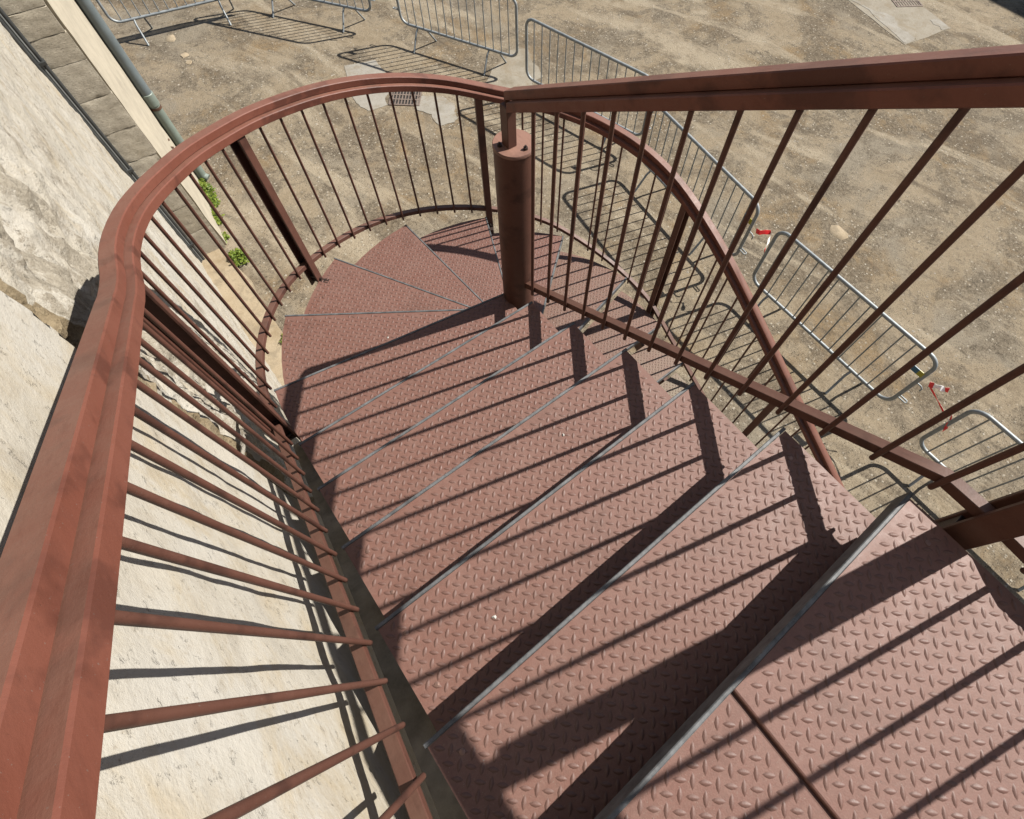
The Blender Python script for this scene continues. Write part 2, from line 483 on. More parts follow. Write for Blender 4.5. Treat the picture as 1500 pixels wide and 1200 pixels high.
# ------------------------------------------------------------------ ground
def ground():
    mb = MB()
    v = [(-90, -90, ZG), (110, -90, ZG), (110, 110, ZG), (-90, 110, ZG)]
    mb.add(v, [(0, 1, 2, 3)])
    o = mb.build('ground', MGR)
    tag(o, 'worn sandy concrete courtyard with darker gravelly patches', kind='structure')
    # threshold strip along the wall foot
    poly = [(-1.56, 2.2), (-1.17, 2.2), (-1.18, 2.65), (-1.155, 3.1), (-1.165, 3.7), (-1.13, 4.0), (-1.18, 4.3), (-1.2, 4.7), (-1.56, 4.72)]
    o = MB().prism(poly, ZG - .05, ZG + .03).build('pavement_strip', MTAN)
    tag(o, 'smooth tan cement strip along the foot of the white wall', kind='structure')
    # cement repairs
    def patch(pts, dz, sub=6, amp=.03, seed=0):
        out = []
        n = len(pts)
        for i in range(n):
            a, b = Vector(pts[i]), Vector(pts[(i+1) % n])
            for k in range(sub):
                p = a.lerp(b, k/sub)
                e = (b-a).normalized()
                d = (mn.noise(Vector((p.x*3.1+seed, p.y*3.1, seed*1.7))) + .6*mn.noise(Vector((p.x*11+seed, p.y*11, seed*1.7))))*amp*1.3
                out.append((p.x - e.y*d, p.y + e.x*d))
        o = MB().prism(out, ZG - .02, ZG + dz).build('cement_patch', MCE)
        o['kind'] = 'structure'
        return o
    patch([(1.78, 7.2), (2.26, 7.08), (2.25, 6.72), (2.1, 6.25), (1.93, 6.14), (1.86, 5.98), (1.55, 6.02), (1.47, 6.28), (1.62, 6.75)], .006, seed=1, sub=7, amp=.03)
    patch([(2.40, 5.86), (2.62, 5.75), (2.68, 5.42), (2.55, 5.12), (2.22, 5.10), (2.30, 5.42), (2.16, 5.62), (2.2, 5.76)], .007, seed=2, amp=.035, sub=7)
    patch([(3.16, 5.45), (3.95, 6.0), (4.45, 5.95), (4.2, 5.25), (3.9, 4.95), (3.4, 5.05)], .005, seed=3, amp=.12).data.materials[0] = MCE2
    o = patch([(10.23, 2.26), (11.45, 2.06), (11.75, 3.1), (12.2, 5.2), (10.95, 5.4), (10.6, 3.9)], .005, seed=4, amp=.02)
    o.data.materials[0] = MCE2
    patch([(10.26, 2.29), (10.62, 2.24), (10.60, 2.55), (10.78, 2.9), (10.72, 3.4), (10.95, 4.2), (11.1, 5.2), (10.97, 5.3), (10.63, 3.9)], .009, seed=5, amp=.09)
    patch([(11.25, 2.12), (11.42, 2.08), (11.5, 2.3), (11.36, 2.45), (11.3, 2.25)], .009, seed=6, amp=.05)
ground()

def grate(cx, cy, w, h, rot, label):
    t = empty('drain_grate', (cx, cy, ZG), rot)
    tag(t, label, 'drain', 'drain grates in the courtyard')
    fr = MB()
    for a, b in (((-w/2-.025, -h/2-.025), (w/2+.025, -h/2)), ((-w/2-.025, h/2), (w/2+.025, h/2+.025)), ((-w/2-.025, -h/2), (-w/2, h/2)), ((w/2, -h/2), (w/2+.025, h/2))):
        fr.box((a[0], a[1], -.01), (b[0], b[1], .014))
    fr.build('frame', MGRATE, t)
    MB().box((-w/2, -h/2, .001), (w/2, h/2, .0035)).build('pit', MPIT, t)  # flat near-black sheet painting the shade of an open pit under the bars
    n = 9
    me = None
    for i in range(n):
        x = -w/2 + w*(i+.5)/n
        b = MB().box((x-.009, -h/2, .004), (x+.009, h/2, .012)).build('bar', MGRATE, t)
    for k in (-.16, .16):
        MB().box((-w/2, h*k-.012, .0045), (w/2, h*k+.012, .0125)).build('cross_bar', MGRATE, t)
grate(2.17, 5.98, .42, .34, R(-38), 'rusty square drain grate beside the curved handrail between pale cement patches')
grate(11.55, 3.16, .5, .46, R(-30), 'small dark drain grate in the far pale cement patch')

# pebbles lying on the worn ground
def pebbles():
    v, f = [], []
    rnd = random.Random(3)
    n = 0
    for i in range(2600):
        x = rnd.uniform(-.8, 7.5); y = rnd.uniform(-3.5, 10)
        if mn.noise(Vector((x*.8, y*.8, 4))) < -.05: continue
        r = rnd.choice((.006, .008, .01, .012, .018)) * rnd.uniform(.7, 1.2)
        b = len(v); a0 = rnd.uniform(0, 6.28)
        for k in range(5):
            a = a0 + k*1.2566
            q = r*rnd.uniform(.75, 1.2)
            v.append((x+q*math.cos(a), y+q*math.sin(a), ZG-.001))
        v.append((x+r*.1, y, ZG+r*.75))
        for k in range(5): f.append((b+k, b+(k+1) % 5, b+5))
    o = link('pebbles', mesh('pebbles', v, f, 60), MPEB)
    tag(o, 'loose pale grit and pebbles scattered over the courtyard', kind='stuff')
pebbles()

# ------------------------------------------------------------------ stone wall on the left
YA = -0.215          # arris between rendered face and bare rubble
def fbm(p, o=4, l=2.1, h=.9): return mn.fractal(p, h, l, o, noise_basis='PERLIN_ORIGINAL')
def wall_x(y, z):
    ya = YA + .012*mn.noise(Vector((3.3, 0, z*2.2))) + .006*mn.noise(Vector((1.3, 0, z*11)))
    if y < ya:
        d = .010*mn.noise(Vector((y*1.7, 0, z*1.5))) + .005*fbm(Vector((y*6, 2, z*6)), 3)
        # slab steps in the render
        d += .006*math.tanh(9*mn.noise(Vector((y*1.3+5, 0, z*1.1+2))))
        return -1.322 + d, 0.0, 0.0
    t = min(1, max(0, (y - .12) / .16))
    w = min(1, max(0, (y - 2.2) / 1.6))
    base = -1.445 + (.03 * math.exp(-((y-.24)/.09)**2))*(1 if mn.noise(Vector((0, 9, z*3))) > -.25 else 0)
    base -= .055 * w
    rough = fbm(Vector((y*7, 7, z*6)), 6, 2.1, .6)
    lumps = mn.noise(Vector((y*2.4, 1, z*1.9)))
    lm = .5 + .5*fbm(Vector((y*1.7+2, 3, z*.9)), 4)
    li = lm * math.exp(-((y-.55)/.5)**2)*.95 * (1 if z > -.6 else max(0, 1+(z+.6)/.8))
    if y < .17 + .07*mn.noise(Vector((4, 1, z*3.5))):
        # broken rubble strip, scooped in
        sc = math.sin(max(0, min(1, (y-ya)/.38))*math.pi)
        d = -.035*sc + .030*rough + .018*lumps
        return base + d, 1.0, 0.0
    e = math.exp(-((y-.55)/.75)**2)
    st_ = fbm(Vector((y*9, 4, z*2.6)), 5, 2.1, .7)
    return base + (.010+.024*e)*rough + (.004+.018*e)*st_ + .012*lumps + .010*math.tanh(6*mn.noise(Vector((y*2.2, 8, z*1.3))))*e, 0.0, max(0, li + .45*st_*e)

def wall():
    t = empty('stone_wall', (-1.45, 0, ZG))
    tag(t, 'tall white limestone wall with bare rubble strip close beside the stairs', 'wall')
    ys = []
    y = -7.0
    while y < 4.74:
        ys.append(y)
        if y < -2.2: y += .4
        elif y < YA - .06: y += .03
        elif y < .5: y += .010
        elif y < 1.6: y += .022
        else: y += .045
    ys.append(4.74)
    zs = []
    z = ZG - .05
    while z < 4.6:
        zs.append(z)
        if z < 1.9: z += .024
        else: z += .2
    zs.append(4.6)
    v, ru, li = [], [], []
    for y in ys:
        for z in zs:
            x, r, l = wall_x(y, z)
            v.append((x + 1.45, y, z - ZG)); ru.append(r); li.append(l)
    n = len(zs)
    f = [(i*n+k, (i+1)*n+k, (i+1)*n+k+1, i*n+k+1) for i in range(len(ys)-1) for k in range(n-1)]
    # solid body behind
    b = len(v)
    v += [(-.9, ys[0], zs[0]-ZG), (-.9, ys[-1], zs[0]-ZG), (-.9, ys[-1], zs[-1]-ZG), (-.9, ys[0], zs[-1]-ZG)]
    f.append((b+3, b+2, b+1, b))
    top = [i*n+n-1 for i in range(len(ys))]
    f.append(tuple(top + [b+2, b+3]))
    ru += [0]*4; li += [0]*4
    me = bpy.data.meshes.new('masonry')
    me.from_pydata(v, [], f)
    me.shade_smooth(); me.set_sharp_from_angle(angle=R(50))
    for nm, d in (('rubble', ru), ('lichen', li)):
        a = me.attributes.new(nm, 'FLOAT', 'POINT'); a.data.foreach_set('value', d)
    link('masonry', me, MW, t)
    # stones standing out of the rubble strip
    rnd = random.Random(11)
    def rock(y, z, r, x=-1.43, sy=1.0, sz=1.0):
        vv, ff = [], []
        nu, nv = 14, 9
        sd = rnd.uniform(0, 50)
        for i in range(nv+1):
            ph = math.pi*i/nv
            for j in range(nu):
                th = 2*math.pi*j/nu
                d = Vector((math.sin(ph)*math.cos(th), math.sin(ph)*math.sin(th), math.cos(ph)))
                q = 1 + .40*mn.noise(d*1.7 + Vector((sd, 0, 0))) + .30*mn.noise(d*4+Vector((0, sd, 0)))
                vv.append((d.x*r*q*.62, d.y*r*q*sy, d.z*r*q*sz))
        for i in range(nv):
            for j in range(nu):
                ff.append((i*nu+j, (i+1)*nu+j, (i+1)*nu+(j+1) % nu, i*nu+(j+1) % nu))
        me = mesh('stone', vv, ff, 40)
        for nm, val in (('rubble', 1.0), ('lichen', 0.0)):
            a = me.attributes.new(nm, 'FLOAT', 'POINT'); a.data.foreach_set('value', [val]*len(vv))
        o = link('stone', me, MW, t, loc=(x+1.45, y, z-ZG))
        return o
    for y, z, r, sy, sz in ((.16, .27, .050, 1.2, .8), (.13, .14, .052, 1.3, .7), (.17, -.05, .050, 1.4, .7), (.1, -.25, .04, 1, 1), (.17, -.48, .055, 1.2, .9),
                            (.15, .70, .050, 1.5, .8), (.06, .80, .035, 1.1, 1.2), (.19, .88, .036, 1.1, 1.5), (-.06, .95, .035, 1, 1), (-.03, -.40, .04, 1, 1.2),
                            (.12, .46, .034, 1, 1), (.12, -.85, .05, 1.2, 1), (.0, -1.1, .05, 1, 1), (.14, -1.4, .05, 1, 1)):
        rock(y, z, r, -1.462, sy, sz)
wall()

# ------------------------------------------------------------------ pier with dressed jamb beyond the wall
def pier():
    t = empty('stone_pier', (-1.35, 5.4, ZG))
    tag(t, 'projecting pier with grey-brown stone block jamb and pale rendered side', 'pier')
    T = Vector((1.35, -5.4, -ZG))
    # core, 3 cm behind the blocks
    poly = [(-1.62, 4.80), (-1.185, 4.80), (-1.00, 6.17), (-1.62, 6.17)]
    MB().prism([(p[0]+1.35, p[1]-5.4) for p in poly], -.05, 8.0).build('core', MPL, t)
    # rendered side face, thin coat with an uneven arris
    n = 90
    v, f = [], []
    A, Bp = Vector((-1.145, 4.735, 0)), Vector((-.965, 6.19, 0))
    cols = 14
    for k in range(n+1):
        z = 8.0*k/n
        for c in range(cols+1):
            p = A.lerp(Bp, c/cols)
            d = .012*fbm(Vector((p.y*2, 5, z*1.7)), 4)
            e = (.02*mn.noise(Vector((9, 1, z*2.6))) + .008*mn.noise(Vector((9, 1, z*14)))) if c == 0 else 0
            v.append((p.x+1.35+d, p.y-5.4+e, z))
    w = cols+1
    for k in range(n):
        for c in range(cols): f.append((k*w+c, k*w+c+1, (k+1)*w+c+1, (k+1)*w+c))
    b = len(v)
    for k in range(n+1): v.append((v[k*w][0]-.05, v[k*w][1]+.03, v[k*w][2]))
    for k in range(n): f.append((b+k, k*w, (k+1)*w, b+k+1))
    link('render_coat', mesh('render_coat', v, f, 60), MPL, t)
    # jamb blocks
    zs = [-3.4, -3.02, -2.66, -2.30, -1.97, -1.64, -1.31, -.99, -.76, -.56, -.2, .15, .5, .9, 1.3, 1.7, 2.1, 2.5, 2.9, 3.3, 3.7, 4.1, 4.6]
    rnd = random.Random(5)
    for i in range(len(zs)-1):
        z0, z1 = zs[i]+.003, zs[i+1]-.003
        x0, x1 = -1.60, -1.165 + rnd.uniform(-.006, .006)
        nx, nz = 22, max(6, int((z1-z0)/.02))
        off = rnd.uniform(-.003, .003)
        vv, ff = [], []
        for k in range(nz+1):
            for j in range(nx+1):
                u, w_ = j/nx, k/nz
                x = x0+(x1-x0)*u; z = z0+(z1-z0)*w_
                edge = min(1, min(w_, 1-w_)*nz/1.4)
                y = 4.70 + off + .0035*fbm(Vector((x*16, i*3.1, z*24)), 5, 2.1, .5) + .005*(1-edge)*(.5+mn.noise(Vector((x*8, i, z*8))))
                zz = z + (.012*mn.noise(Vector((x*7, i, 2))) if 0 < k < nz else .008*mn.noise(Vector((x*9, i, k))))
                vv.append((x+1.35, y-5.4, zz-ZG))
        for k in range(nz):
            for j in range(nx): ff.append((k*(nx+1)+j, k*(nx+1)+j+1, (k+1)*(nx+1)+j+1, (k+1)*(nx+1)+j))
        b = len(vv)
        rim = [j for j in range(nx+1)] + [k*(nx+1)+nx for k in range(1, nz+1)] + [nz*(nx+1)+j for j in range(nx-1, -1, -1)] + [k*(nx+1) for k in range(nz-1, 0, -1)]
        for q in rim: vv.append((vv[q][0], 4.79-5.4, vv[q][2]))
        m = len(rim)
        for q in range(m): ff.append((rim[q], b+q, b+(q+1) % m, rim[(q+1) % m]))
        link('stone_block', mesh('stone_block', vv, ff, 45), MB_, t)
pier()

# ------------------------------------------------------------------ downpipe, conduit
def downpipe():
    x, y = -.925, 6.02
    t = empty('downpipe', (x, y, ZG))
    tag(t, 'grey rainwater downpipe standing against the pale pier', 'pipe')
    js = -2.2-ZG
    MB().tube([(0, 0, js), (0, 0, 7.8)], .060, 20).build('upper_pipe', MPIPE, t, 50)
    MB().tube([(0, 0, .0), (0, 0, js+.06)], .058, 20).build('lower_pipe', MPIPE2, t, 50)
    MB().tube([(0, 0, js-.09), (0, 0, js-.085), (0, 0, js+.05), (0, 0, js+.055)], [.062, .068, .068, .062], 20).build('sleeve', MPIPE2, t, 40)
    for z in (js+1.6, js-.14):
        c = MB(); c.tube([(0, 0, z), (0, 0, z+.03)], .064, 20); c.box((-.12, -.012, z), (-.05, .012, z+.03))
        c.build('clamp', MRUST, t, 40)
    MB().tube([(0, 0, .10), (.01, -.01, .05), (.05, -.05, .02)], .05, 14).build('shoe', MPIPE2, t, 50)
    b = empty('iron_bracket', (-1.11, 5.75, -2.6))
    tag(b, 'bent rusty iron bracket sticking out of the pale pier side', 'bracket')
    MB().tube([(-.08, 0, 0), (.02, -.01, .015), (.07, .02, .01), (.10, .09, -.02)], .014, 8).build('arm', MRUST, b, 50)
    MB().tube([(.03, -.02, .02), (.06, -.06, -.01), (.10, -.07, -.03)], .012, 8).build('prong', MRUST, b, 50)
    c = empty('conduit_run', (-1.50, 4.62, ZG))
    tag(c, 'dark twin cable conduit running up the corner beside the stone jamb', 'conduit')
    for dx, dy, r, m in ((0.0, 0, .019, MCON), (.026, .016, .010, MCONL), (.048, .026, .017, MCON), (-.03, -.035, .016, MCON)):
        MB().tube([(dx, dy, .02), (dx, dy, 7.9)], r, 10).build('conduit', m, c, 50)
    for z in (.3, 1.4, 2.5, 3.4, 4.4):
        MB().box((-.05, -.01, z), (.07, .05, z+.025)).build('strap', MCON, c)
    MB().box((-.03, -.75, .005), (-.012, -.03, .045)).build('rusty_channel', MRUST, c)
downpipe()

# ------------------------------------------------------------------ weeds
def weed(loc, n, spread, h, label, seed, long=(1, 1)):
    rnd = random.Random(seed)
    t = empty('weed', loc)
    tag(t, label, 'weed', 'green weeds along the foot of the pier')
    v, f = [], []
    st = MB()
    for i in range(n):
        a = rnd.uniform(0, 6.283); r = spread*math.sqrt(rnd.random())
        bx, by = r*math.cos(a)*long[0], r*math.sin(a)*long[1]
        bx = max(bx, -.05)
        hh = h*rnd.uniform(.35, 1.0)*(1.15 - .6*r/spread)
        if i % 4 == 0:
            st.tube([(bx*.4, by*.8, 0), (bx*.8, by*.95, hh*.6), (bx, by, hh)], .0025, 4, False)
        for k in range(4):
            L = rnd.choice((.014, .02, .03, .05))*rnd.uniform(.8, 1.2); w = L*rnd.uniform(.22, .5)
            d = Vector((rnd.uniform(-1, 1), rnd.uniform(-1, 1), rnd.uniform(-.2, .7))).normalized()
            sd = d.cross(Vector((rnd.uniform(-.4, .4), rnd.uniform(-.4, .4), 1))).normalized()
            p = Vector((bx+rnd.uniform(-.02, .02), by+rnd.uniform(-.02, .02), max(.006, hh*rnd.uniform(.3, 1))))
            b = len(v)
            v += [p, p+d*L*.5+sd*w, p+d*L+Vector((0, 0, -.2*L)), p+d*L*.5-sd*w, p+d*L*.5+Vector((0, 0, .006))]
            f += [(b, b+4, b+1), (b+1, b+4, b+2), (b+2, b+4, b+3), (b+3, b+4, b)]
    o = link('foliage', mesh('foliage', v, f), MLEAF, t)
    o['kind'] = 'stuff'
    o = st.build('stem', MLEAF, t)
    o['kind'] = 'stuff'
weed((-1.02, 5.72, ZG), 300, .14, .14, 'long bushy strip of yellow-green weed beside the foot of the downpipe', 1, (.75, 2.4))
weed((-1.08, 5.22, ZG), 110, .10, .11, 'small tuft of weed at the middle of the pier foot', 2, (.6, 1.3))
weed((-1.13, 4.86, ZG), 45, .06, .08, 'tiny weed sprig at the near corner of the pier', 3)
weed((-1.12, 4.42, ZG+.01), 120, .12, .13, 'round clump of bright green weed on the tan cement strip edge', 4)
weed((-1.18, 2.98, ZG+.03), 16, .04, .05, 'wispy weed seedling beside the lower winder treads', 5)

# ------------------------------------------------------------------ staircase
ST = empty('spiral_staircase', (0, 0, ZG))
tag(ST, 'brick-red painted steel winder staircase with chequer plate treads and curved railing', 'staircase')
OFF = Vector((0, 0, -ZG))      # children are given in world coordinates, shifted by OFF
def P(m):                      # shift a builder into the staircase's frame
    m.v = [(a, b, c - ZG) for a, b, c in m.v]
    return m

def lozenge_grid(poly, z, inset, seed=0, org=(0, 0)):
    """raised lozenges of the chequer plate inside poly"""
    p = .0225
    pv = [Vector((q[0], q[1])) for q in poly]
    n = len(pv)
    area = sum(pv[i].x*pv[(i+1) % n].y - pv[(i+1) % n].x*pv[i].y for i in range(n))
    if area < 0: pv.reverse()
    edges = []
    for i in range(n):
        a, b = pv[i], pv[(i+1) % n]
        d = b-a
        if d.length < 1e-5: continue
        d.normalize()
        edges.append((a, Vector((-d.y, d.x))))
    xs = [q.x for q in pv]; ys = [q.y for q in pv]
    c45 = math.sqrt(.5)
    L, w, h = .0134, .0056, .0017
    outl = [(-L, 0), (-L*.55, -w*.66), (0, -w), (L*.55, -w*.66), (L, 0), (L*.55, w*.66), (0, w), (-L*.55, w*.66)]
    rid = [(-L*.5, 0), (0, 0), (L*.5, 0)]
    v, f = [], []
    R0 = 80
    cx, cy = (min(xs)+max(xs))/2, (min(ys)+max(ys))/2
    ox = math.floor(((cx-org[0])*c45+(cy-org[1])*c45)/p); oy = math.floor((-(cx-org[0])*c45+(cy-org[1])*c45)/p)
    for i in range(ox-R0, ox+R0):
        for j in range(oy-R0, oy+R0):
            a, b = i*p, j*p
            x, y = org[0]+(a-b)*c45, org[1]+(a+b)*c45
            if x < min(xs) or x > max(xs) or y < min(ys) or y > max(ys): continue
            q = Vector((x, y))
            if any((q-e).dot(nn) < inset for e, nn in edges): continue
            s = c45 if (i+j) % 2 == 0 else -c45
            ux, uy = c45, s
            k = len(v)
            for (l, m) in outl: v.append((x+l*ux-m*uy, y+l*uy+m*ux, z-.0002))
            for (l, m) in outl: v.append((x+l*.64*ux-m*.40*uy, y+l*.64*uy+m*.40*ux, z+h))
            for t_ in range(8):
                u_ = (t_+1) % 8
                f.append((k+t_, k+u_, k+8+u_, k+8+t_))
            f.append(tuple(k+8+t_ for t_ in range(8)))
    return v, f

def tread(poly, z, nose, dust=0.0, seed=0, bolts=(), thick=.006, name='tread'):
    """poly: plan outline of the plate; nose: (outer, inner) plan points of the front edge"""
    pl = MB().prism(poly, z-thick, z)
    # folded lip down under the plate edge at the back
    o = P(pl).build(name, MT, ST)
    def dust_attr(me, val):
        a = me.attributes.new('dust', 'FLOAT', 'POINT'); a.data.foreach_set('value', [val]*len(me.vertices))
    dust_attr(o.data, dust)
    v, f = lozenge_grid(poly, z, .011, seed, org=(seed*.37 % .04, seed*.71 % .04))
    if v:
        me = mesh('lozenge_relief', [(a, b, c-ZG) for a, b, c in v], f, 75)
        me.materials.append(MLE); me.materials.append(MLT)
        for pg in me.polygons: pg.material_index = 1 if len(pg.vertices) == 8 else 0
        r = link('lozenge_relief', me, None, o)
        r['kind'] = 'stuff'
        dust_attr(me, dust)
    if nose:
        a, b = Vector((*nose[0], 0)), Vector((*nose[1], 0))
        d = (b-a).normalized()
        cen = sum((Vector((*q, 0)) for q in poly), Vector())/len(poly)
        nrm = Vector((-d.y, d.x, 0))
        if (cen-a).dot(nrm) > 0: nrm = -nrm     # points down the stairs
        rnd = random.Random(seed*13+1)
        k = max(8, int((b-a).length/.03))
        path, lats, = [], []
        for i in range(k+1):
            q = a - d*.004 + (b-a+d*.008)*(i/k)
            path.append((q.x, q.y, z)); lats.append(nrm)
        mb = MB()
        pr = rect_prof(-.0105, -.001, -.042, .0030, .0018)
        mb.sweep(path, lats, pr)
        # worn, slightly wavy top
        m2 = MB(); m2.f = mb.f
        m2.v = [(x, y, zz + (.0009*mn.noise(Vector((x*24, y*24, seed))) if zz > z else 0)) for x, y, zz in mb.v]
        P(m2).build('nosing', MN, o, 40)
    for bx, by in bolts:
        bb = MB().tube([(bx, by, z-.001), (bx, by, z+.0018), (bx, by, z+.0026)], [.0062, .006, .003], 10)
        P(bb).build('bolt', MZINC, o, 40)
    return o

def intersect(p, d, q, e):
    den = d.x*e.y - d.y*e.x
    t = ((q.x-p.x)*e.y - (q.y-p.y)*e.x)/den
    return p + d*t

def stairs():
    # straight upper flight, k = 0 lowest ... 4
    for k in range(5):
        yn, z = Y0-k*GO, k*RI
        yb = yn - GO - .065
        poly = [(XL, yb), (XR, yb), (XR, yn-.0115), (XL, yn-.0115)]
        tread(poly, z, ((XL, yn), (XR, yn)), 0.04, seed=k+1, bolts=((XL+.05, yn-.06), (XL+.05, yn-.2), (XR-.05, yn-.07)))
    # landing: two plates with an open seam
    yn, z = Y0-5*GO, 5*RI
    tread([(-.646, -3.3), (XR-.02, -3.3), (XR-.012, yn-.0115), (-.646, yn-.0115)], z, None, 0.03, seed=9, bolts=((-.12, yn-.09),), name='landing_plate')
    o = tread([(XL, -3.3), (-.661, -3.3), (-.661, yn-.0115), (XL, yn-.0115)], z-.003, None, 0.03, seed=10, name='landing_plate')
    a, b = Vector((XL, yn, 0)), Vector((XR, yn, 0))
    mb = MB(); k = 40
    path = [(a.x-.004+(b.x-a.x+.006)*i/k, yn, z) for i in range(k+1)]
    mb.sweep(path, [Vector((0, 1, 0))]*(k+1), rect_prof(-.0105, -.0015, -.06, .0032, .002))
    P(mb).build('landing_nosing', MN, ST, 40)
    # folded edge of the right landing plate along the seam
    mb = MB()
    prof = [(-.646, z-.0004), (-.6485, z-.001), (-.6505, z-.003), (-.6515, z-.006), (-.6515, z-.045), (-.648, z-.045), (-.646, z-.008)]
    n = len(prof)
    v = [(px, yy, pz) for yy in (-3.3, yn-.0115) for px, pz in prof]
    f = [(i, (i+1) % n, n+(i+1) % n, n+i) for i in range(n)] + [tuple(range(n-1, -1, -1)), tuple(range(n, 2*n))]
    P(mb.add(v, f)).build('seam_fold', MT, ST, 40)
    mb = MB()
    for y in (-1.62, -2.2, -2.8, -3.25): mb.box((XL, y-.04, z-.09), (XR, y, z-.014))
    for x in (XL, -.69, XR-.06): mb.box((x, -3.28, z-.16), (x+.05, -1.63, z-.092))
    mb.box((-.675, -3.28, z-.060), (-.6525, yn-.013, z-.0095))  # added strip under the seam, stops sunlight leaking onto the tread below
    P(mb).build('landing_frame_and_light_stop', MP, ST)
    # winders
    def nose_line(j):               # returns outer point, direction to the centre
        a = WANG[j]
        o = Vector((RO*math.cos(a), RO*math.sin(a)))
        c = Vector((math.sin(a), -math.cos(a)))*.034
        return o, (c-o).normalized()
    lines = [(Vector((XL, Y0)), Vector((1, 0)))] + [nose_line(j) for j in range(7)] + [(Vector((RO+.0, -.160)), Vector((-1, 0)))]
    for j in range(1, 9):
        z = -RI*j
        o1, d1 = lines[j]
        o0, d0 = lines[j-1]
        # downhill normal
        nd = Vector((-d1.y, d1.x))
        if nd.dot(o1-o0) < 0: nd = -nd
        n0 = Vector((-d0.y, d0.x))
        if n0.dot(o1-o0) < 0: n0 = -n0
        q0, q1 = o0 - n0*.016, o1 - nd*.0115
        L0 = d0; L1 = d1
        ri = .07
        def inner(p, d):
            # point on the line at distance ri from the axis on the outer side
            b_ = p.dot(d); c_ = p.dot(p)-ri*ri
            disc = b_*b_-c_
            if disc < 0: return p + d*(-b_)
            return p + d*(-b_-math.sqrt(disc))
        i1 = inner(q1, L1) if j < 8 else Vector((.065, q1.y))
        i0 = inner(q0, L0) if j > 1 else Vector((-.065, q0.y))
        a0 = math.atan2(q0.y, q0.x); a1 = math.atan2(q1.y, q1.x)
        if a0 < 0 and j == 1: a0 += 2*math.pi
        if j == 1: pts = [q0, Vector((-RO, 0.0))]; a0 = math.pi
        elif j == 8: pts = [q0]
        else: pts = [q0]
        arc = []
        aend = a1 if j < 8 else 0.0
        for k in range(1, 6):
            a = a0 + (aend-a0)*k/6
            arc.append(Vector((RO*math.cos(a), RO*math.sin(a))))
        if j == 8: arc.append(Vector((RO, 0)))
        poly = pts + arc + [q1, i1, i0]
        nose = (o1, i1 + nd*.0115)
        am = (a0+a1)/2
        tread([tuple(q) for q in poly], z, (tuple(nose[0]), tuple(nose[1])), .02 if j < 7 else .25, seed=20+j,
              bolts=((1.12*math.cos(am), 1.12*math.sin(am)),) if j < 7 else ())
    # lower flight
    for j in range(9, 20):
        z = -RI*j
        yn = -.160 - GO*(j-8) - .012
        yb = yn + GO + .013
        poly = [(.065, yn+.0115), (RO, yn+.0115), (RO, yb), (.065, yb)]
        tread(poly, z, ((RO, yn), (.065, yn)), .9 if j == 10 else .45, seed=40+j)
    # newel
    zn = .712
    nv = MB().tube([(0, 0, ZG), (0, 0, zn-.014)], .0745, 40)
    nw = P(nv).build('newel_post', MP, ST, 60)
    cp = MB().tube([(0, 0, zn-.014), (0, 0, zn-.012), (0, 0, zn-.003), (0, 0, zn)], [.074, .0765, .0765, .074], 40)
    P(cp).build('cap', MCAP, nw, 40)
    for a in (60, 165, 285):
        x, y = .053*math.cos(R(a)), .053*math.sin(R(a))
        b = MB().tube([(x, y, zn-.001), (x, y, zn+.009)], .0085, 6); b.tube([(x, y, zn+.008), (x, y, zn+.016)], .004, 8)
        P(b).build('bolt', MBOLT, nw, 40)
    # wall-side stringer under the straight flight
    mb = MB()
    path, lats = [], []
    for y in (.02, -.3, -.6, -.9, -1.2, -1.58):
        path.append((0, y, SLOPE*(Y0-y))); lats.append(Vector((-1, 0, 0)))
    mb.sweep(path, lats, rect_prof(1.178, 1.240, -.222, -.214, .001))
    mb.sweep(path, lats, rect_prof(1.178, 1.186, -.40, -.2222, .001))
    P(mb).build('stringer', MSTR, ST)
    mb = MB()
    path = [(0, y, SLOPE*(Y0-y)) for y in (-.05, -1.58)]
    mb.sweep(path, [Vector((-1, 0, 0))]*2, rect_prof(.10, .16, -.36, -.22, .001))
    P(mb).build('inner_stringer', MP, ST)
    mb = MB()
    path = [(0, y, -1.36-SLOPE*(-.16-y)) for y in (-.05, -3.2)]
    for x in (.12, 1.06): mb.sweep(path, [Vector((1, 0, 0))]*2, rect_prof(x, x+.06, -.36, -.22, .001))
    P(mb).build('lower_stringer', MP, ST)
stairs()

# ------------------------------------------------------------------ railings
def smooth_interp(kn, x):
    """piecewise cubic (Catmull-Rom) through knots kn [(x, y)] ascending"""
    n = len(kn)
    for i in range(n-1):
        if x <= kn[i+1][0] or i == n-2:
            x0, y0 = kn[i]; x1, y1 = kn[i+1]
            h = x1-x0
            def sl_(k):
                if k <= 0: return (kn[1][1]-kn[0][1])/(kn[1][0]-kn[0][0])
                if k >= n-1: return (kn[-1][1]-kn[-2][1])/(kn[-1][0]-kn[-2][0])
                return (kn[k+1][1]-kn[k-1][1])/(kn[k+1][0]-kn[k-1][0])
            m0, m1 = sl_(i)*h, sl_(i+1)*h
            t = (x-x0)/h
            return (2*t**3-3*t*t+1)*y0+(t**3-2*t*t+t)*m0+(-2*t**3+3*t*t)*y1+(t**3-t*t)*m1

